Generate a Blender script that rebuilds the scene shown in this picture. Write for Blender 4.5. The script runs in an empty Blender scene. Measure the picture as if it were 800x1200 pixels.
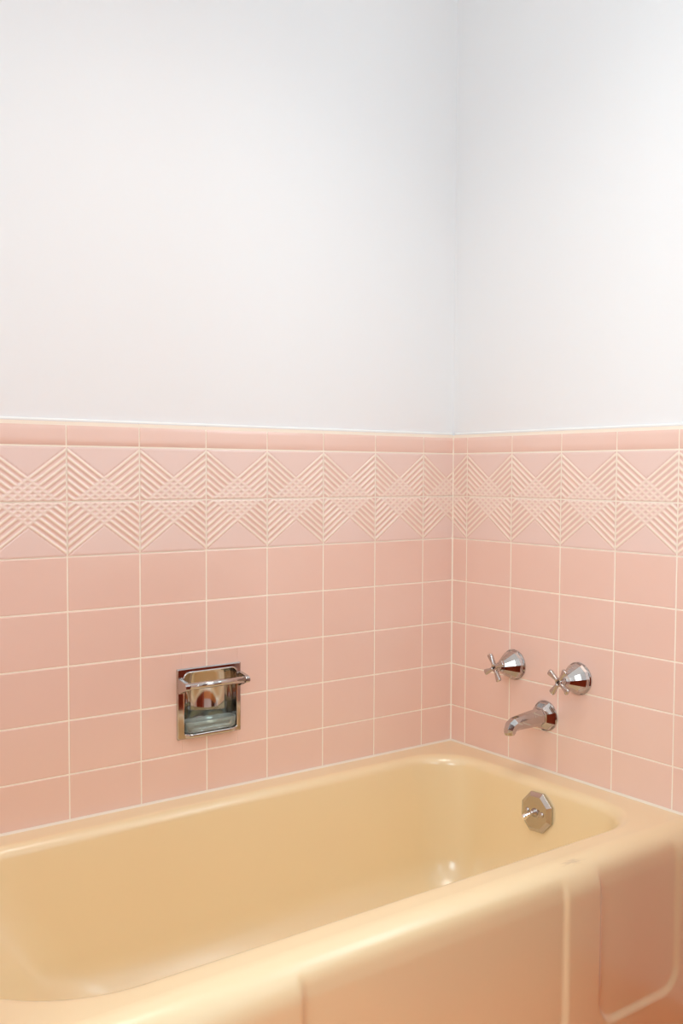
import bpy, math, random
from mathutils import Vector, Matrix

random.seed(7)
PI = math.pi
scn = bpy.context.scene
COL = scn.collection

# ------------------------------------------------------------------ sizes (metres, floor = 0)
RIM = 0.40                      # height of the tub deck
PW, PH = 0.155354, 0.1095       # tile pitch, wide x high
S_BACK, S_RIGHT = 0.10226, 0.05236   # first upright joint from the corner on either wall
ROW1 = RIM + 0.75168            # joint under the cap tiles
CAP_TOP = RIM + 0.8030
CEIL = 2.46
X_LEFT, Y_FRONT, X_ALCOVE = -2.45, -2.75, -1.532
SET = 0.008                     # tile face stands this far in front of the plaster


def srgb(r, g, b):
    def f(c):
        c /= 255.0
        return c / 12.92 if c <= 0.04045 else ((c + 0.055) / 1.055) ** 2.4
    return (f(r), f(g), f(b), 1.0)


# ------------------------------------------------------------------ materials
def material(name, color, rough=0.5, metal=0.0, spec=0.5, **extra):
    m = bpy.data.materials.new(name)
    m.use_nodes = True
    b = m.node_tree.nodes['Principled BSDF']
    b.inputs['Base Color'].default_value = color
    b.inputs['Roughness'].default_value = rough
    b.inputs['Metallic'].default_value = metal
    b.inputs['Specular IOR Level'].default_value = spec
    for k, v in extra.items():
        b.inputs[k].default_value = v
    return m


def add_bump(m, scale, strength, dist=0.001, detail=2.0):
    nt = m.node_tree
    tc = nt.nodes.new('ShaderNodeTexCoord')
    nz = nt.nodes.new('ShaderNodeTexNoise')
    nz.inputs['Scale'].default_value = scale
    nz.inputs['Detail'].default_value = detail
    bp = nt.nodes.new('ShaderNodeBump')
    bp.inputs['Strength'].default_value = strength
    bp.inputs['Distance'].default_value = dist
    nt.links.new(tc.outputs['Object'], nz.inputs['Vector'])
    nt.links.new(nz.outputs['Fac'], bp.inputs['Height'])
    nt.links.new(bp.outputs['Normal'], nt.nodes['Principled BSDF'].inputs['Normal'])
    return m


def vary(m, scale, c0, c1, lo=0.35, hi=0.65):
    """large soft colour wander in a glaze or a paint"""
    nt = m.node_tree
    tc = nt.nodes.new('ShaderNodeTexCoord')
    nz = nt.nodes.new('ShaderNodeTexNoise')
    nz.inputs['Scale'].default_value = scale
    rp = nt.nodes.new('ShaderNodeValToRGB')
    rp.color_ramp.elements[0].position, rp.color_ramp.elements[0].color = lo, c0
    rp.color_ramp.elements[1].position, rp.color_ramp.elements[1].color = hi, c1
    nt.links.new(tc.outputs['Object'], nz.inputs['Vector'])
    nt.links.new(nz.outputs['Fac'], rp.inputs['Fac'])
    nt.links.new(rp.outputs['Color'], nt.nodes['Principled BSDF'].inputs['Base Color'])
    return rp


PAINT = add_bump(material('white_wall_paint', srgb(240, 242, 244), 0.55, spec=0.3), 220, 0.05, 0.0006)
TILE = material('pink_glazed_tile', srgb(240, 207, 190), 0.20, spec=1.0)
add_bump(TILE, 14, 0.10, 0.002, 1.0)
vary(TILE, 3.0, srgb(240, 205, 191), srgb(242, 209, 196))
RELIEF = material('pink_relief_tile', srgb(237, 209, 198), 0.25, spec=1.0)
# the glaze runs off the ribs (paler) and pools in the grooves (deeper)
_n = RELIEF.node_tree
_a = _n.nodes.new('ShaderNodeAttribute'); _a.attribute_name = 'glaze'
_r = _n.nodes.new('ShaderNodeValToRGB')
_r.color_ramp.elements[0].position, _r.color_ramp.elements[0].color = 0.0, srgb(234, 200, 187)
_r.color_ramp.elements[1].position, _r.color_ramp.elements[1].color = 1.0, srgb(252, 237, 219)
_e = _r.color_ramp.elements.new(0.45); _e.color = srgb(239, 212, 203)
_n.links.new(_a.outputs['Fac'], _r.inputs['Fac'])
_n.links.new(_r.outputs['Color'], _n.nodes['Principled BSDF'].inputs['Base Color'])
GROUT = add_bump(material('cream_grout', srgb(251, 241, 226), 0.7, spec=0.2), 500, 0.2, 0.0005)
CAULK = material('white_caulk', srgb(240, 228, 210), 0.45)
ENAMEL_COL = srgb(244, 221, 176)
ENAMEL = material('yellow_enamel', ENAMEL_COL, 0.32, spec=0.5, **{'Coat Weight': 1.0, 'Coat Roughness': 0.20, 'Coat IOR': 1.7})
_n = ENAMEL.node_tree
_tc = _n.nodes.new('ShaderNodeTexCoord')
_mp = _n.nodes.new('ShaderNodeMapping'); _mp.inputs['Location'].default_value = (-0.428, 0.293, -0.40); _mp.inputs['Rotation'].default_value = (0, 0, 0.10)
_sc = _n.nodes.new('ShaderNodeVectorMath'); _sc.operation = 'MULTIPLY'; _sc.inputs[1].default_value = (22.0, 75.0, 20.0)
_ln = _n.nodes.new('ShaderNodeVectorMath'); _ln.operation = 'LENGTH'
_nz = _n.nodes.new('ShaderNodeTexNoise'); _nz.inputs['Scale'].default_value = 1.0; _nz.inputs['Detail'].default_value = 5.0
_st = _n.nodes.new('ShaderNodeVectorMath'); _st.operation = 'MULTIPLY'; _st.inputs[1].default_value = (40.0, 420.0, 40.0)
_ma = _n.nodes.new('ShaderNodeMath'); _ma.operation = 'SUBTRACT'
_rp = _n.nodes.new('ShaderNodeValToRGB')
_rp.color_ramp.elements[0].position, _rp.color_ramp.elements[0].color = 0.14, (0, 0, 0, 1)
_rp.color_ramp.elements[1].position, _rp.color_ramp.elements[1].color = 0.42, (0.30, 0.30, 0.30, 1)
_mi = _n.nodes.new('ShaderNodeMix'); _mi.data_type = 'RGBA'
_mi.inputs[6].default_value = ENAMEL_COL; _mi.inputs[7].default_value = srgb(150, 128, 110)
_l = _n.links.new
_l(_tc.outputs['Object'], _mp.inputs['Vector']); _l(_mp.outputs[0], _sc.inputs[0]); _l(_sc.outputs[0], _ln.inputs[0])
_l(_mp.outputs[0], _st.inputs[0]); _l(_st.outputs[0], _nz.inputs['Vector'])
_l(_nz.outputs['Fac'], _ma.inputs[0]); _ma2 = _n.nodes.new('ShaderNodeMath'); _ma2.operation = 'MULTIPLY'; _ma2.inputs[1].default_value = 0.55
_l(_ln.outputs['Value'], _ma2.inputs[0]); _l(_ma2.outputs[0], _ma.inputs[1]); _l(_ma.outputs[0], _rp.inputs['Fac'])
_l(_rp.outputs['Color'], _mi.inputs[0]); _l(_mi.outputs[2], _n.nodes['Principled BSDF'].inputs['Base Color'])
CHROME = material('polished_chrome', (0.54, 0.51, 0.495, 1), 0.05, 1.0)
CHROME_SOFT = material('worn_chrome', (0.56, 0.52, 0.48, 1), 0.12, 1.0)
DARK = material('dark_slot', (0.02, 0.018, 0.016, 1), 0.6)
TRAY = material('clear_green_tinted_plastic', (0.84, 0.95, 0.90, 1), 0.16, **{'Transmission Weight': 0.82, 'IOR': 1.40})
LEVER = material('pale_lever', (0.9, 0.9, 0.88, 1), 0.10, 1.0)
CABINET = material('dark_red_wood', srgb(92, 36, 22), 0.4)
vary(CABINET, 9.0, srgb(138, 54, 28), srgb(160, 68, 38))
DOORM = material('brown_door_wood', srgb(105, 62, 44), 0.45)
vary(DOORM, 7.0, srgb(96, 54, 38), srgb(116, 70, 50))
FLOORM = material('terracotta_floor', srgb(205, 125, 72), 0.45)
vary(FLOORM, 5.0, srgb(222, 124, 48), srgb(232, 138, 60))
CEILM = material('ceiling_paint', srgb(243, 243, 242), 0.7, spec=0.2)
COUNTER = material('cream_counter', srgb(232, 222, 206), 0.3)
WHITE_TRIM = material('white_trim_paint', srgb(240, 240, 238), 0.4)
PANE = bpy.data.materials.new('window_glass')
PANE.use_nodes = True
_nt = PANE.node_tree
_nt.nodes.clear()
_o = _nt.nodes.new('ShaderNodeOutputMaterial'); _mx = _nt.nodes.new('ShaderNodeMixShader')
_t = _nt.nodes.new('ShaderNodeBsdfTransparent'); _g = _nt.nodes.new('ShaderNodeBsdfGlossy')
_g.inputs['Roughness'].default_value = 0.02
_mx.inputs[0].default_value = 0.06
_nt.links.new(_t.outputs[0], _mx.inputs[1]); _nt.links.new(_g.outputs[0], _mx.inputs[2]); _nt.links.new(_mx.outputs[0], _o.inputs[0])


# ------------------------------------------------------------------ mesh helpers
class MB:
    def __init__(s):
        s.v, s.f, s.sm = [], [], []

    def vert(s, p):
        s.v.append(tuple(p)); return len(s.v) - 1

    def face(s, idx, smooth=False):
        s.f.append(tuple(idx)); s.sm.append(smooth)

    def quad(s, a, b, c, d, smooth=False):
        i = [s.vert(p) for p in (a, b, c, d)]
        s.face(i, smooth)

    def box(s, lo, hi):
        (x0, y0, z0), (x1, y1, z1) = lo, hi
        i = [s.vert(p) for p in ((x0,y0,z0),(x1,y0,z0),(x1,y1,z0),(x0,y1,z0),(x0,y0,z1),(x1,y0,z1),(x1,y1,z1),(x0,y1,z1))]
        for q in ((0,3,2,1),(4,5,6,7),(0,1,5,4),(1,2,6,5),(2,3,7,6),(3,0,4,7)):
            s.face([i[k] for k in q])

    def loft(s, rings, closed=True, smooth=True, cap0=False, cap1=False):
        ids = [[s.vert(p) for p in r] for r in rings]
        n = len(ids[0])
        for a, b in zip(ids, ids[1:]):
            for k in range(n if closed else n - 1):
                j = (k + 1) % n
                s.face((a[k], a[j], b[j], b[k]), smooth)
        if cap0: s.face(ids[0][::-1], False)
        if cap1: s.face(ids[-1], False)
        return ids

    def lathe(s, origin, axis, profile, n=48, smooth=True, cap0=False, cap1=True, phase=0.0):
        """profile: (distance along axis, radius)"""
        a = Vector(axis).normalized()
        u = a.orthogonal().normalized() if abs(a.z) > 0.9 else a.cross(Vector((0, 0, 1))).normalized()
        w = a.cross(u)
        o = Vector(origin)
        rings = [[o + a * d + (u * math.cos(phase + 2*PI*k/n) + w * math.sin(phase + 2*PI*k/n)) * r for k in range(n)] for d, r in profile]
        return s.loft(rings, True, smooth, cap0, cap1)

    def build(s, name, mat, parent=None, bevel=0.0, bseg=2, auto=True, flip_check=True):
        me = bpy.data.meshes.new(name)
        me.from_pydata(s.v, [], s.f)
        for p, sm in zip(me.polygons, s.sm):
            p.use_smooth = sm
        if flip_check:
            import bmesh
            bm = bmesh.new(); bm.from_mesh(me)
            bmesh.ops.recalc_face_normals(bm, faces=bm.faces)
            bm.to_mesh(me); bm.free()
        me.materials.append(mat)
        me.update()
        o = bpy.data.objects.new(name, me)
        COL.objects.link(o)
        if parent is not None:
            o.parent = parent
            o.matrix_parent_inverse = Matrix.Identity(4)
        if bevel:
            b = o.modifiers.new('edge', 'BEVEL'); b.width = bevel; b.segments = bseg
            b.limit_method = 'ANGLE'; b.angle_limit = math.radians(40)
            b.harden_normals = False
        return o


def thing(name, label, cat, loc, group=None):
    o = bpy.data.objects.new(name, None)
    COL.objects.link(o)
    o.empty_display_size = 0.05
    o.location = loc
    o['label'] = label
    o['category'] = cat
    if group: o['group'] = group
    return o


def local(o):
    """helper: world point -> local point of a thing that is only moved, not turned"""
    l = Vector(o.location)
    return lambda p: Vector(p) - l


def structure(o):
    o['kind'] = 'structure'
    return o


def shift(mb, off):
    off = Vector(off)
    mb.v = [tuple(Vector(p) - off) for p in mb.v]
    return mb


# ------------------------------------------------------------------ tiled walls
def V_RELIEF(u, v, w, h):
    """height of the pressed pattern; u across 0..w, v down 0..h (pattern of the upper row)"""
    sl = 0.535 * h / (w * 0.5)
    a = v - sl * u
    b = v - sl * (w - u)
    per = 0.01475
    def ridge(t):
        if t < 0: return None
        q = (t / per) % 1.0
        x = abs(q - 0.42) / 0.30         # soft rounded rib, a groove between
        return max(0.0, 1.0 - x * x) ** 0.7 if x < 1 else 0.0
    ra, rb = ridge(a), ridge(b)
    if ra is None and rb is None: return 0.55
    if ra is None: return rb
    if rb is None: return ra
    return 0.22 + 0.55 * max(ra, rb)


def tiled_wall(root, P, s_first, s_end, z_low, hole=None, relief=True, past=None):
    """P(s, n, z): s along the wall from the corner, n out of the wall. Adds tile, border, cap and joint parts to root."""
    g = 0.0015
    edges = [0.0, s_first]
    while edges[-1] + PW < s_end - 0.01: edges.append(edges[-1] + PW)
    edges.append(s_end)
    rows = [ROW1 - PH * k for k in range(12)]
    plain, orn, cap, joint = MB(), MB(), MB(), MB()
    glaze = []

    def slab(s0, s1, z0, z1):
        if s1 - s0 < 0.004 or z1 - z0 < 0.004: return
        e, d = 0.0014, 0.0006
        o = [(s0,z0),(s1,z0),(s1,z1),(s0,z1)]
        i = [(s0+e,z0+e),(s1-e,z0+e),(s1-e,z1-e),(s0+e,z1-e)]
        back = [plain.vert(P(s, -0.004, z)) for s, z in o]
        out = [plain.vert(P(s, -d, z)) for s, z in o]
        mid = [plain.vert(P(s*0.35+q*0.65, -d*0.25, z*0.35+r*0.65)) for (s, z), (q, r) in zip(o, i)]
        inn = [plain.vert(P(s, 0, z)) for s, z in i]
        for A, B in ((back, out), (out, mid), (mid, inn)):
            for k in range(4):
                j = (k+1) % 4
                plain.face((A[k], A[j], B[j], B[k]))
        plain.face(inn)

    for k in range(len(edges) - 1):
        s0, s1 = edges[k] + g, edges[k+1] - g
        if k == 0: s0 = edges[k] + 0.001
        for r in range(len(rows) - 1):
            if relief and r < 2: continue
            z1, z0 = rows[r] - g, max(rows[r+1] + g, z_low)
            if past and s1 > past:              # beyond the tub the tiles run down to the floor
                za, zz = rows[r] - g, max(rows[r+1] + g, 0.0)
                if z0 > za - 0.004: slab(max(s0, past), s1, zz, za)
                elif za > z_low > zz: slab(max(s0, past), s1, zz, z_low - 2*g)
            if z1 <= z_low + 0.004:
                if past: continue
                break
            if hole and s0 < hole[1] and s1 > hole[0] and z0 < hole[3] and z1 > hole[2]:
                a, b, c, d = hole
                if s0 < a: slab(s0, a, z0, z1)
                if s1 > b: slab(b, s1, z0, z1)
                m0, m1 = max(s0, a), min(s1, b)
                if z0 < c: slab(m0, m1, z0, c)
                if z1 > d: slab(m0, m1, d, z1)
            else:
                slab(s0, s1, z0, z1)
        # pressed border tiles, two rows that mirror each other
        if relief:
            full0 = edges[1] - PW if k == 0 else edges[k]
            for r in (0, 1):
                z1, z0 = rows[r] - g, rows[r+1] + g
                nx, nz = 104, 78
                nx = max(4, int(nx * (s1 - s0) / PW))
                ids = []
                for j in range(nz + 1):
                    z = z1 + (z0 - z1) * j / nz
                    row = []
                    for i in range(nx + 1):
                        s = s0 + (s1 - s0) * i / nx
                        v = (rows[r] - z) if r == 0 else (z - rows[r+1])
                        h = V_RELIEF(s - full0, v, PW, PH)
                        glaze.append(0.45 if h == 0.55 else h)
                        row.append(orn.vert(P(s, -0.0001 + 0.0015 * h * min(1.0, 0.25 + min(i, nx - i, j, nz - j) / 2.5), z)))
                    ids.append(row)
                for j in range(nz):
                    for i in range(nx):
                        orn.face((ids[j][i], ids[j+1][i], ids[j+1][i+1], ids[j][i+1]), True)
        # bullnose cap
        zb, zt, n_arc = ROW1 + g, CAP_TOP, 10
        prof = [(-0.004, zb), (-0.0009, zb), (0, zb + 0.0016), (0.0004, zb + 0.016), (0.0005, zt - 0.020)]
        for q in range(1, n_arc + 1):
            t = PI / 2 * q / n_arc
            prof.append((0.0005 - 0.0085 * (1 - math.cos(t)), zt - 0.020 + 0.020 * math.sin(t)))
        A = [cap.vert(P(s0, n, z)) for n, z in prof]
        B = [cap.vert(P(s1, n, z)) for n, z in prof]
        for q in range(len(prof) - 1):
            cap.face((A[q], A[q+1], B[q+1], B[q]), q >= 2)
        cap.face([cap.vert(P(s0, n, z)) for n, z in prof]); cap.face([cap.vert(P(s1, n, z)) for n, z in prof][::-1])
    # joint sheet behind the tiles
    n = -0.0006
    zt = CAP_TOP - 0.003
    if hole:
        a, b, c, d = hole
        rects = [(0, a, z_low, zt), (b, s_end, z_low, zt), (a, b, z_low, c), (a, b, d, zt)]
    else:
        rects = [(0, s_end, z_low, zt)] + ([(past, s_end, 0.0, z_low)] if past else [])
    for s0, s1, z0, z1 in rects:
        joint.quad(P(s0, n, z0), P(s1, n, z0), P(s1, n, z1), P(s0, n, z1))
    joint.build('grout', GROUT, root, flip_check=False)
    plain.build('plain_tile_field', TILE, root)
    if relief:
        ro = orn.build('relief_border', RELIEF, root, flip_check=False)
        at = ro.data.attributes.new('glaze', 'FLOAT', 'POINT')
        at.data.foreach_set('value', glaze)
    cap.build('bullnose_cap', TILE, root)
    # paint and caulk bead where the plaster meets the cap
    bead = MB()
    bead.loft([[P(s, -SET + 0.0045 * math.cos(t), CAP_TOP - 0.001 + 0.004 * math.sin(t)) for t in [q * PI / 8 for q in range(-1, 6)]] for s in (0, s_end)], closed=False)
    bead.build('paint_bead', WHITE_TRIM, root, flip_check=False)


DISH = (0.640, 0.797, RIM + 0.1262, RIM + 0.2795)          # s0, s1, z0, z1 of the soap dish plate
HOLE = (DISH[0] + 0.007, DISH[1] - 0.012, DISH[2] + 0.006, DISH[3] - 0.006)

# --- back wall (long side of the tub)
mb = MB()
mb.box((X_ALCOVE - 0.10, SET, CAP_TOP - 0.004), (SET, 0.14, CEIL))
mb.box((X_ALCOVE - 0.10, 0.085, 0), (SET, 0.14, CAP_TOP - 0.004))
wall_back = structure(mb.build('wall_back', PAINT))
tiled_wall(wall_back, lambda s, n, z: (-s, -n, z), S_BACK, 1.530, RIM - 0.03, HOLE)

# --- right wall (drain end), running on past the tub
mb = MB()
RY0, RY1, RZ0, RZ1 = -1.52, -0.74, 1.40, 2.32
mb.box((SET, RY1, 0), (0.14, 0.14, CEIL))
mb.box((SET, Y_FRONT - 0.1, 0), (0.14, RY0, CEIL))
mb.box((SET, RY0, 0), (0.14, RY1, RZ0))
mb.box((SET, RY0, RZ1), (0.14, RY1, CEIL))
wall_right = structure(mb.build('wall_right', PAINT))
tiled_wall(wall_right, lambda s, n, z: (-n, -s, z), S_RIGHT, 1.128, RIM - 0.03, past=0.766)

# --- left end of the alcove and the room's left wall
mb = MB()
mb.box((X_LEFT - 0.1, -0.83, 0), (X_ALCOVE - SET, SET, CEIL))
mb.box((X_LEFT - 0.1, Y_FRONT - 0.1, 0), (X_LEFT, -0.83, 0.75))
mb.box((X_LEFT - 0.1, Y_FRONT - 0.1, 2.0), (X_LEFT, -0.83, CEIL))
mb.box((X_LEFT - 0.1, Y_FRONT - 0.1, 0.75), (X_LEFT, -1.95, 2.0))
mb.box((X_LEFT - 0.1, -0.92, 0.75), (X_LEFT, -0.83, 2.0))
wall_left = structure(mb.build('wall_left', PAINT))
tiled_wall(wall_left, lambda s, n, z: (X_ALCOVE + n, -s, z), PW * 0.6, 0.80, RIM - 0.03, relief=False)

# --- wall behind the camera, with a window
mb = MB()
WX0, WX1, WZ0, WZ1 = -1.55, -0.55, 1.15, 2.15
mb.box((X_LEFT, Y_FRONT - 0.1, 0), (WX0, Y_FRONT, CEIL))
mb.box((WX1, Y_FRONT - 0.1, 0), (SET, Y_FRONT, CEIL))
mb.box((WX0, Y_FRONT - 0.1, 0), (WX1, Y_FRONT, WZ0))
mb.box((WX0, Y_FRONT - 0.1, WZ1), (WX1, Y_FRONT, CEIL))
wall_front = structure(mb.build('wall_front', PAINT))

mb = MB()
mb.box((-2.34, Y_FRONT, 0.01), (-1.62, Y_FRONT + 0.035, 2.03))
for zz0, zz1 in ((0.15, 0.95), (1.08, 1.90)):
    for xx in (-2.26, -1.95):
        mb.box((xx, Y_FRONT + 0.03, zz0), (xx + 0.25, Y_FRONT + 0.043, zz1))
door_1 = structure(mb.build('door_1', DOORM, bevel=0.004))
mb = MB()
mb.lathe((-1.68, Y_FRONT + 0.035, 1.0), (0, 1, 0), [(0, 0.03), (0.006, 0.03), (0.01, 0.012), (0.035, 0.012), (0.045, 0.027), (0.06, 0.025), (0.066, 0.008)], 24)
mb.build('door_handle', CHROME, door_1)

mb = MB(); mb.box((X_LEFT - 0.1, Y_FRONT - 0.1, -0.1), (0.14, 0.14, 0))
structure(mb.build('floor', FLOORM))
mb = MB(); mb.box((X_LEFT - 0.1, Y_FRONT - 0.1, CEIL), (0.14, 0.14, CEIL + 0.1))
structure(mb.build('ceiling', CEILM))


def window(name, A, B, axis):
    """framed double-hung window in a wall opening from corner A to corner B"""
    (x0, y0, z0), (x1, y1, z1) = A, B
    f = 0.05
    m = MB()
    if axis == 'y':
        m.box((x0, y0, z0), (x0+f, y1, z1)); m.box((x1-f, y0, z0), (x1, y1, z1))
        m.box((x0+f, y0, z0), (x1-f, y1, z0+f)); m.box((x0+f, y0, z1-f), (x1-f, y1, z1))
        m.box((x0+f, y0, (z0+z1)/2-0.02), (x1-f, y1, (z0+z1)/2+0.02))
    else:
        m.box((x0, y0, z0), (x1, y0+f, z1)); m.box((x0, y1-f, z0), (x1, y1, z1))
        m.box((x0, y0+f, z0), (x1, y1-f, z0+f)); m.box((x0, y0+f, z1-f), (x1, y1-f, z1))
        m.box((x0, y0+f, (z0+z1)/2-0.02), (x1, y1-f, (z0+z1)/2+0.02))
    w = structure(m.build(name, WHITE_TRIM))
    p = MB()
    if axis == 'y':
        ym = (y0+y1)/2
        p.quad((x0+f, ym, z0+f), (x1-f, ym, z0+f), (x1-f, ym, z1-f), (x0+f, ym, z1-f))
    else:
        xm = (x0+x1)/2
        p.quad((xm, y0+f, z0+f), (xm, y1-f, z0+f), (xm, y1-f, z1-f), (xm, y0+f, z1-f))
    p.build('pane', PANE, w, flip_check=False)


window('window_1', (WX0, Y_FRONT - 0.07, WZ0), (WX1, Y_FRONT - 0.03, WZ1), 'y')
window('window_2', (X_LEFT - 0.07, -1.95, 0.75), (X_LEFT - 0.03, -0.92, 2.0), 'x')

window('window_3', (0.05, RY0, RZ0), (0.09, RY1, RZ1), 'x')

# --- caulk: tub against tile, and the upright inside corner
mb = MB()
def caulk_strip(a, b, n1, n2, w=0.0042):
    a, b, n1, n2 = map(Vector, (a, b, n1, n2))
    ring = lambda p: [p + n1 * w, p + n1 * w * 0.42 + n2 * w * 0.42, p + n2 * w]
    mb.loft([ring(a), ring(b)], closed=False)
caulk_strip((X_ALCOVE, -0.0002, RIM), (0, -0.0002, RIM), (0, 0, 1), (0, -1, 0))
caulk_strip((-0.0002, 0, RIM), (-0.0002, -0.80, RIM), (0, 0, 1), (-1, 0, 0))
structure(mb.build('trim_1', CAULK, flip_check=False))
mb = MB()
caulk_strip((0.0003, 0.0003, RIM), (0.0003, 0.0003, CAP_TOP - 0.004), (-1, 0, 0), (0, -1, 0), 0.0032)
structure(mb.build('trim_2', GROUT, flip_check=False))

# ------------------------------------------------------------------ bathtub
tub = thing('bathtub', 'long yellow enamelled bathtub set into the corner below the pink tiles', 'bathtub', (-0.765, -0.39, 0.0))
TL = local(tub)
TX0, TX1, TYB = -1.526, -0.0015, -0.0015
YF = -0.705                      # deck ends, front roll begins
OX0, OX1, OY0, OY1 = -1.425, -0.056, -0.676, -0.050   # mouth of the basin
NA, NE = 20, 40


def outline(x0, x1, y0, y1, r, z):
    """rounded rectangle; r = radii at (x1,y1), (x0,y1), (x0,y0), (x1,y0)"""
    pts = []
    cs = [(x1, y1, -1, -1, 0), (x0, y1, 1, -1, PI/2), (x0, y0, 1, 1, PI), (x1, y0, -1, 1, 1.5*PI)]
    arcs = []
    for (cx, cy, sx, sy, t0), rr in zip(cs, r):
        mx, my = cx + sx * rr, cy + sy * rr
        arcs.append([(mx + rr * math.cos(t0 + PI/2*k/NA), my + rr * math.sin(t0 + PI/2*k/NA)) for k in range(NA + 1)])
    for i in range(4):
        pts += arcs[i]
        a, b = arcs[i][-1], arcs[(i+1) % 4][0]
        for k in range(1, NE):
            t = k / NE
            pts.append((a[0] + (b[0]-a[0])*t, a[1] + (b[1]-a[1])*t))
    return [TL((x, y, z)) for x, y in pts]


body = MB()
R4 = (0.135, 0.22, 0.24, 0.125)
rings = [outline(TX0, TX1, YF, TYB, (0.004,)*4, RIM)]
rings.append(outline(OX0 - 0.008, OX1 + 0.008, OY0 - 0.008, OY1 + 0.008, [r + 0.008 for r in R4], RIM))
RR = 0.024
for k in range(0, 13):
    t = math.radians(82) * k / 12
    i, dz = RR * math.sin(t), RR * (1 - math.cos(t))
    rings.append(outline(OX0 + i, OX1 - i, OY0 + i, OY1 - i, [r - i * 0.6 for r in R4], RIM - dz))
i0, d0 = RR * math.sin(math.radians(82)), RR * (1 - math.cos(math.radians(82)))
DEP, FR = 0.335, 0.10
for k in range(1, 31):
    # walls, each side with its own slope, then a big round fillet into the bottom
    if k <= 14:
        d = d0 + (DEP - FR - d0) * k / 14; fil = 0.0
    else:
        t = PI / 2 * (k - 14) / 16
        d = DEP - FR + FR * math.sin(t); fil = FR * (1 - math.cos(t))
    q = d - d0
    side = i0 + 0.14 * q + fil
    drain = i0 + 0.09 * q + fil
    foot = i0 + 0.75 * q + fil
    rings.append(outline(OX0 + foot, OX1 - drain, OY0 + side, OY1 - side, [max(0.05, r - i0*0.6 - 0.10 * q - fil * 0.55) for r in R4], RIM - d))
for f in (0.8, 0.55, 0.3):
    last = rings[30 + 14]
    c = sum(last, Vector()) / len(last)
    rings.append([c + (p - c) * f for p in last])
body.loft(rings, True, True, cap1=True)
# front roll and apron with three sunken panels
panels = [(-0.980, -0.420), (-0.327, -0.093), (-1.420, -1.190)]
PZ, PR, PD, PE = RIM - 0.308, 0.045, 0.0068, 0.014


def smooth01(t):
    t = max(0.0, min(1.0, t)); return t * t * (3 - 2 * t)


def sunk(x, z):
    m = 0.0
    for a, b in panels:
        # distance inside a panel whose lower corners are rounded and whose top runs into the roll
        dx = min(x - a, b - x); dz = z - PZ
        if dx < PR and dz < PR:
            d = PR - math.hypot(PR - dx, PR - dz)
        else:
            d = min(dx, dz)
        m = max(m, smooth01(d / PE + 0.5))
    return m * smooth01((RIM - 0.010 - z) / 0.036)


prof = [(YF, RIM, 0)]
AR = 0.055
for k in range(1, 15):
    t = PI/2 * k / 14
    prof.append((YF - AR * math.sin(t), RIM - AR * (1 - math.cos(t)), t))
nz = 92
for k in range(1, nz + 1):
    z = RIM - AR - (RIM - AR) * k / nz
    prof.append((YF - AR, z, PI/2))
ids = []
nx = 400
for k in range(nx + 1):
    x = TX0 + (TX1 - TX0) * k / nx
    col = []
    for y, z, t in prof:
        s = PD * sunk(x, z) if t > 0 else 0.0
        col.append(body.vert(TL((x, y + s * math.sin(t), z - s * math.cos(t)))))
    ids.append(col)
for k in range(nx):
    for j in range(len(prof) - 1):
        body.face((ids[k][j], ids[k][j+1], ids[k+1][j+1], ids[k+1][j]), True)
tub_body = body.build('body', ENAMEL, tub, flip_check=False)

# overflow plate on the drain end of the basin
OC = Vector((-0.0885, -0.384, RIM - 0.066))
tilt = math.atan(0.09)
on = Vector((-math.cos(tilt), 0, math.sin(tilt)))           # out of the basin wall
ou = Vector((0, -1, 0)); ow = on.cross(ou); ow = ow if ow.z > 0 else -ow


def octo(r, d, ph=PI/8 + 0.06):
    return [TL(OC + on * d + (ou * math.cos(ph + PI/4*k) + ow * math.sin(ph + PI/4*k)) * r) for k in range(8)]


m = MB()
m.loft([octo(0.0475, -0.003), octo(0.0475, 0.0025), octo(0.0465, 0.0035), octo(0.0375, 0.0085), octo(0.0360, 0.0085)], True, False, True, True)
plate = m.build('overflow_plate', CHROME_SOFT, tub)
plate['label'] = 'octagonal chrome overflow plate with bevelled rim'
for s in (-1, 1):
    m = MB()
    c = OC + on * 0.008 + ou * (0.0215 * s)
    m.lathe(TL(c), on, [(0, 0.0062), (0.0015, 0.0060), (0.0034, 0.0045), (0.0042, 0.002), (0.0043, 0.0004)], 20)
    m.build('screw', CHROME, plate)
m = MB()
c = OC + on * 0.008
m.lathe(TL(c), on, [(0, 0.010), (0.002, 0.0098), (0.005, 0.0068), (0.011, 0.0055), (0.0135, 0.004), (0.0142, 0.0006)], 24)
m.build('lever_boss', CHROME, plate)
m = MB()
a = c + on * 0.009
d = (on * 0.62 - ou * 0.55 - ow * 0.55).normalized()
m.lathe(TL(a), d, [(0, 0.0034), (0.005, 0.0036), (0.009, 0.0052), (0.018, 0.0072), (0.0225, 0.0068), (0.025, 0.0044), (0.0257, 0.0005)], 20)
m.build('lever', LEVER, plate)


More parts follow.
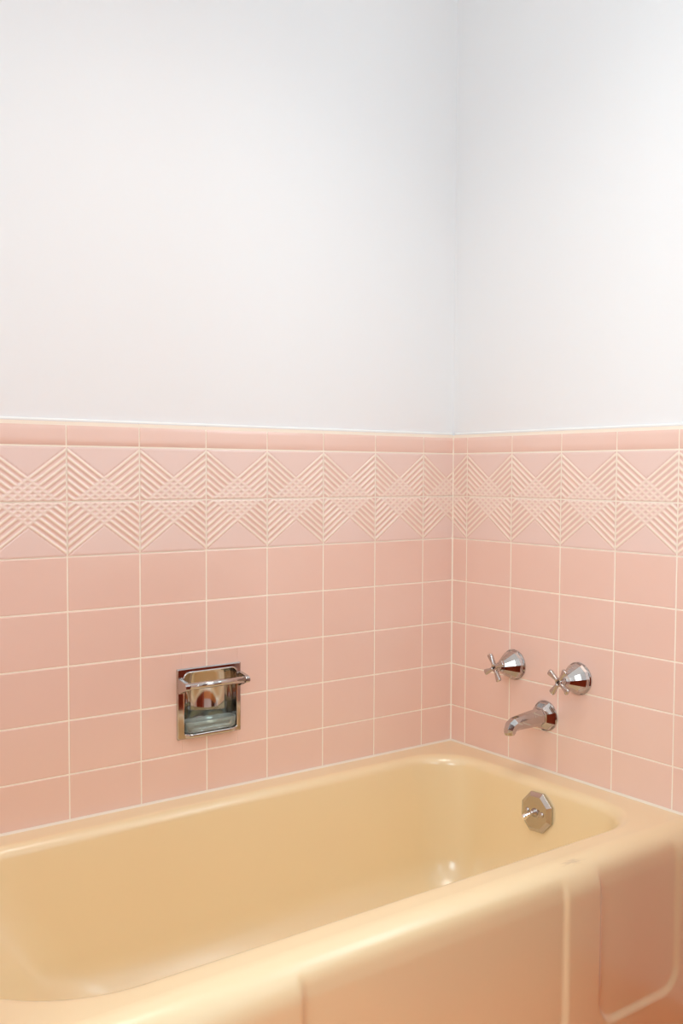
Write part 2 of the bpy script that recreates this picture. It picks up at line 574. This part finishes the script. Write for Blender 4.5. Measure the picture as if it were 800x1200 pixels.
# ------------------------------------------------------------------ two valves with cross handles
def valve(y, z, rot, label):
    root = thing('faucet_handle', label, 'faucet handle', (0, y, z), 'cross handles on the tub wall')
    ax = (-1, 0, 0)
    m = MB()
    m.lathe((0.001, 0, 0), ax, [(0, 0.0375), (0.004, 0.0375)], 60, True, True, False)
    m.lathe((0.001, 0, 0), ax, [(0.004, 0.0375), (0.0065, 0.0362)], 60, True, False, False)
    m.lathe((0.001, 0, 0), ax, [(0.0065, 0.0364), (0.014, 0.0338), (0.024, 0.0282)], 12, False, False, False, 0.13)
    m.lathe((0.001, 0, 0), ax, [(0.024, 0.0282), (0.036, 0.0208), (0.047, 0.0142), (0.055, 0.0108)], 12, False, False, True, 0.13)
    m.build('bell_escutcheon', CHROME, root)
    m = MB()
    m.lathe((-0.044, 0, 0), ax, [(0, 0.0098), (0.014, 0.0094), (0.017, 0.0094)], 24, True, False, True)
    m.build('stem', CHROME, root)
    m = MB()
    # one-piece cross: hub with four paddles that flare towards the tip
    X0 = -0.0665
    m.lathe((-0.0585, 0, 0), ax, [(0, 0.0088), (0.002, 0.0098), (0.010, 0.0098), (0.0125, 0.0080), (0.0128, 0.0075)], 24)
    for k in range(4):
        t = rot + PI/2 * k
        c, s = math.cos(t), math.sin(t)
        R = []
        for r, wd, th, dx in ((0.004, 0.0050, 0.0056, 0), (0.011, 0.0042, 0.0052, 0), (0.021, 0.0056, 0.0048, -0.0006), (0.029, 0.0072, 0.0046, -0.0014), (0.0328, 0.0072, 0.0042, -0.0018), (0.0346, 0.0054, 0.0026, -0.0020)):
            ring = []
            for q in range(12):
                e = 2*PI*q/12
                aw = wd * math.copysign(abs(math.cos(e))**0.6, math.cos(e)); at = th * math.copysign(abs(math.sin(e))**0.6, math.sin(e))
                ring.append((X0 + dx + at, c * r - s * aw, s * r + c * aw))
            R.append(ring)
        m.loft(R, True, True, True, True)
    h = m.build('cross_handle', CHROME, root)
    m = MB()
    m.lathe((-0.0712, 0, 0), ax, [(0, 0.0030), (0.0006, 0.0030), (0.0012, 0.0020), (0.0013, 0.0004)], 16)
    m.build('handle_screw', DARK, h)
    return root


valve(-0.224, RIM + 0.236, math.radians(62), 'chrome cross handle on a bell base, left of the pair, nearer the wall corner')
valve(-0.424, RIM + 0.236, math.radians(35), 'chrome cross handle on a bell base, right of the pair, farther from the wall corner')

# ------------------------------------------------------------------ spout
sp = thing('tub_spout', 'faceted chrome tub spout below the two cross handles', 'tub spout', (0, -0.327, RIM + 0.130))
m = MB()
m.lathe((0.001, 0, 0.001), (-1, 0, 0), [(0, 0.0362), (0.0035, 0.0362), (0.0055, 0.0348)], 60, True, True, False)
m.lathe((0.001, 0, 0.001), (-1, 0, 0), [(0.0052, 0.0362), (0.012, 0.0325), (0.023, 0.0240), (0.024, 0.0215)], 8, False, False, True, PI/8)
m.build('escutcheon', CHROME, sp)
m = MB()
path = [(0.010, 0.001, 0.0220), (0.050, 0.0, 0.0192), (0.094, -0.0022, 0.0166), (0.107, -0.0040, 0.0166), (0.1160, -0.0085, 0.0162), (0.1195, -0.0150, 0.0150), (0.1202, -0.0215, 0.0142)]
R = []
for i, (a, z, r) in enumerate(path):
    p0, p1 = path[max(0, i-1)], path[min(len(path)-1, i+1)]
    t = Vector((-(p1[0]-p0[0]), 0, p1[1]-p0[1])).normalized()
    u = Vector((0, 1, 0)); w = t.cross(u).normalized()
    R.append([Vector((-a, 0, z)) + (u * math.cos(PI/8 + PI/4*k) + w * math.sin(PI/8 + PI/4*k)) * r for k in range(8)])
m.loft(R, True, False, True, True)
m.build('spout_body', CHROME, sp, bevel=0.0012)
m = MB()
m.lathe((-0.1202, 0, -0.0205), (0, 0, -1), [(0, 0.0122), (0.004, 0.0122), (0.0055, 0.0110), (0.0055, 0.0085), (0.001, 0.0080)], 24)
m.build('outlet_ring', CHROME_SOFT, sp)

# ------------------------------------------------------------------ recessed soap dish
s0, s1, z0, z1 = DISH
dish = thing('soap_dish', 'square chrome soap dish with a grab bar, recessed in the pink tile above the tub', 'soap dish', (-(s0+s1)/2, 0, z0))
DL = local(dish)


def rrect(x0, x1, zz0, zz1, r, y, n=8):
    pts = []
    rt = r; rb = min(r, 0.003)
    for cx, cz, t0, r in ((x1-rt, zz1-rt, 0, rt), (x0+rt, zz1-rt, PI/2, rt), (x0+rb, zz0+rb, PI, rb), (x1-rb, zz0+rb, 1.5*PI, rb)):
        for k in range(n+1):
            t = t0 + PI/2*k/n
            pts.append(DL((cx + r*math.cos(t), y, cz + r*math.sin(t))))
    return pts


PX0, PX1 = -s1, -s0
HX0, HX1, HZ0, HZ1 = PX0 + 0.0165, PX1 - 0.0115, z0 + 0.011, z1 - 0.0105
m = MB()
m.loft([rrect(PX0, PX1, z0, z1, 0.002, 0.0005), rrect(PX0, PX1, z0, z1, 0.002, -0.0030), rrect(PX0+0.0022, PX1-0.0022, z0+0.0022, z1-0.0022, 0.002, -0.0050),
        rrect(HX0-0.003, HX1+0.003, HZ0-0.003, HZ1+0.003, 0.015, -0.0050), rrect(HX0-0.0012, HX1+0.0012, HZ0-0.0012, HZ1+0.0012, 0.014, -0.0057),
        rrect(HX0, HX1, HZ0, HZ1, 0.013, -0.0050), rrect(HX0+0.0004, HX1-0.0004, HZ0+0.0004, HZ1-0.0004, 0.013, 0.004)], True, False)
m.build('face_plate', CHROME, dish, flip_check=False)
# pressed-in pocket, its back bowed round
m = MB()
R = []
for k, (zz, ins, dep) in enumerate(((HZ0, 0.004, 0.044), (HZ0+0.006, 0.001, 0.050), (HZ0+0.03, 0.0, 0.053), (HZ1-0.02, 0.0, 0.053), (HZ1-0.006, 0.001, 0.050), (HZ1, 0.004, 0.044))):
    ring = []
    for q in range(33):
        t = PI * q / 32
        cx = (HX0+HX1)/2; hw = (HX1-HX0)/2 - ins
        ex = 1.0
        ring.append(DL((cx - hw * math.copysign(abs(math.cos(t))**ex, math.cos(t)), 0.003 + dep * abs(math.sin(t))**ex, zz)))
    R.append(ring)
pi_ = m.loft(R, False, True)
m.face(pi_[0]); m.face(pi_[-1][::-1])
m.build('pocket', CHROME, dish, flip_check=False)
# protruding lip below the pocket
m = MB()
R = []
for zz, out in ((z0 + 0.0005, 0.004), (z0 + 0.001, 0.0115), (z0 + 0.004, 0.0150), (z0 + 0.0095, 0.0155), (z0 + 0.0112, 0.014), (z0 + 0.0115, 0.0)):
    ring = []
    xa, xb = HX0 + 0.002, HX1 - 0.001
    for q in range(25):
        t = q / 24
        x = xa + (xb - xa) * t
        e = min(t, 1 - t) / 0.16
        y = -0.004 - (out - 0.004) * (1 - (1 - min(1, e))**2) ** 0.5 if out > 0.004 else -0.004
        ring.append(DL((x, y, zz)))
    R.append(ring)
m.loft(R, False, True)
m.build('lip', CHROME, dish, flip_check=False)
bar_y, bar_z = -0.0345, RIM + 0.2465
m = MB()
m.lathe(DL((PX0 + 0.010, bar_y, bar_z)), (1, 0, 0), [(0, 0.0072), (PX1 - PX0 - 0.010, 0.0072)], 32, True, True, True)
bar = m.build('grab_bar', CHROME, dish)
for x, sg in ((PX0 + 0.006, -1), (PX1 - 0.004, 1)):
    m = MB()
    R = []
    for y, hz, zc in ((-0.004, 0.0165, bar_z - 0.004), (-0.012, 0.0150, bar_z - 0.003), (-0.022, 0.0115, bar_z - 0.001), (bar_y, 0.0086, bar_z), (bar_y - 0.006, 0.0066, bar_z), (bar_y - 0.0088, 0.003, bar_z)):
        R.append([DL((x + a, y, zc + b * hz)) for a, b in ((-0.005, -0.8), (-0.004, -1), (0.004, -1), (0.005, -0.8), (0.005, 0.8), (0.004, 1), (-0.004, 1), (-0.005, 0.8))])
    m.loft(R, True, False, True, True)
    m.build('bar_arm', CHROME, bar)

# clear tray that drops into the dish
ty = thing('soap_tray', 'clear greenish plastic tray sitting inside the chrome soap dish', 'soap tray', ((HX0+HX1)/2, 0.012, HZ0 + 0.0008))
YL = local(ty)


def tray_ring(ins, zz, front=-0.0135, back=0.020):
    a, b, c, d = HX0 + 0.0035 + ins, HX1 - 0.0030 - ins, front + ins, back - ins
    r = 0.014
    pts = []
    for cx, cy, t0 in ((b-r, d-r, 0), (a+r, d-r, PI/2), (a+r, c+r, PI), (b-r, c+r, 1.5*PI)):
        for k in range(9):
            t = t0 + PI/2*k/8
            pts.append(YL((cx + r*math.cos(t), cy + r*math.sin(t), zz)))
    return pts


m = MB()
zb = HZ0 + 0.0012
tz = zb + 0.0250
R = [tray_ring(0.004, zb), tray_ring(0.0012, zb + 0.0015), tray_ring(0.0, zb + 0.005), tray_ring(-0.0012, tz - 0.0015), tray_ring(-0.0010, tz), tray_ring(0.0018, tz + 0.0002), tray_ring(0.0028, tz - 0.0018), tray_ring(0.0050, zb + 0.0065), tray_ring(0.009, zb + 0.0042)]
m.loft(R, True, True, True, True)
m.build('dish_body', TRAY, ty)
for k in range(5):
    m = MB()
    x = HX0 + 0.026 + k * (HX1 - HX0 - 0.052) / 4
    ring = lambda y, h: [YL((x - 0.0022, y, zb + 0.0040)), YL((x - 0.0012, y, zb + 0.0042 + h)), YL((x + 0.0012, y, zb + 0.0042 + h)), YL((x + 0.0022, y, zb + 0.0040))]
    m.loft([ring(-0.003, 0.001), ring(0.0, 0.0028), ring(0.026, 0.0028), ring(0.029, 0.001)], True, False, True, True)
    m.build('ridge', TRAY, ty)

# ------------------------------------------------------------------ the rest of the room, met in the chrome
van = thing('vanity_cabinet', 'dark red wooden vanity cabinet against the right wall beyond the tub', 'cabinet', (-0.27, -1.75, 0))
VL = local(van)
m = MB()
m.box(VL((-0.46, -2.20, 0.0)), VL((-0.004, -1.13, 0.80)))
m.build('carcass', CABINET, van, bevel=0.003)
m = MB(); m.box(VL((-0.49, -2.23, 0.80)), VL((-0.004, -1.10, 0.84))); m.build('countertop', COUNTER, van, bevel=0.006)
for y in (-2.17, -1.66):
    m = MB(); m.box(VL((-0.48, y, 0.10)), VL((-0.46, y + 0.49, 0.77))); dr = m.build('cabinet_door', CABINET, van, bevel=0.004)
    m = MB(); m.lathe(VL((-0.48, y + 0.40, 0.48)), (-1, 0, 0), [(0, 0.006), (0.012, 0.006), (0.016, 0.014), (0.024, 0.012), (0.026, 0.001)], 20); m.build('knob', CHROME, dr)

# ------------------------------------------------------------------ light
w = bpy.data.worlds.new('sky'); scn.world = w; w.use_nodes = True
bg = w.node_tree.nodes['Background']
bg.inputs[0].default_value = (0.82, 0.90, 1.0, 1)
bg.inputs[1].default_value = 1.8


def area(name, loc, target, sx, sy, power, color=(1, 1, 1), shape='RECTANGLE', spread=180):
    l = bpy.data.lights.new(name, 'AREA'); l.shape = shape; l.size = sx; l.size_y = sy
    l.energy = power; l.color = color; l.spread = math.radians(spread)
    o = bpy.data.objects.new(name, l); COL.objects.link(o)
    o.location = loc
    o.rotation_euler = (Vector(target) - Vector(loc)).to_track_quat('-Z', 'Y').to_euler()
    return o


# daylight standing in the two windows
area('daylight_front', ((WX0+WX1)/2, Y_FRONT - 0.085, (WZ0+WZ1)/2), ((WX0+WX1)/2, 0, (WZ0+WZ1)/2), WX1-WX0-0.1, WZ1-WZ0-0.1, 16, (0.84, 0.95, 1.0))
area('daylight_left', (X_LEFT - 0.085, -1.435, 1.375), (0, -1.435, 1.375), 1.15, 0.93, 53, (0.70, 0.92, 1.0))
area('daylight_right', (0.11, (RY0+RY1)/2, (RZ0+RZ1)/2), (-1, (RY0+RY1)/2, (RZ0+RZ1)/2), RZ1-RZ0-0.1, RY1-RY0-0.1, 9.5, (0.78, 0.94, 1.0))
# warm recessed downlight over the tub
area('ceiling_lamp', (-0.85, -0.85, CEIL - 0.02), (-0.85, -0.85, 0), 0.80, 0.80, 9.5, (1.0, 0.945, 0.87), 'DISK', 125)

# ------------------------------------------------------------------ camera
yaw, pit, rol = 0.6344220, -0.0496122, 0.0039217
cy_, sy_, cp, sn = math.cos(yaw), math.sin(yaw), math.cos(pit), math.sin(pit)
F = Vector((cp * sy_, cp * cy_, sn)); R0 = Vector((cy_, -sy_, 0)); U0 = R0.cross(F)
RV = R0 * math.cos(rol) + U0 * math.sin(rol); UV = -R0 * math.sin(rol) + U0 * math.cos(rol)
cd = bpy.data.cameras.new('camera'); cam = bpy.data.objects.new('camera', cd); COL.objects.link(cam)
M = Matrix((RV, UV, -F)).transposed().to_4x4()
M.translation = Vector((-1.746188, -1.883795, RIM + 0.700196))
cam.matrix_world = M
cd.sensor_fit = 'VERTICAL'; cd.sensor_height = 36.0
cd.lens = 1148.978 / 1200 * 36.0
cd.shift_y = 11.779 / 1200
cd.clip_start = 0.02
scn.camera = cam

scn.view_settings.view_transform = 'Standard'
scn.view_settings.look = 'None'
scn.view_settings.gamma = 1.0
scn.view_settings.use_curve_mapping = False
scn.view_settings.exposure = -1.01
scn.cycles.use_denoising = True
scn.cycles.max_bounces = 12
scn.cycles.diffuse_bounces = 8
scn.cycles.glossy_bounces = 6
scn.cycles.transmission_bounces = 10
scn.cycles.caustics_reflective = True
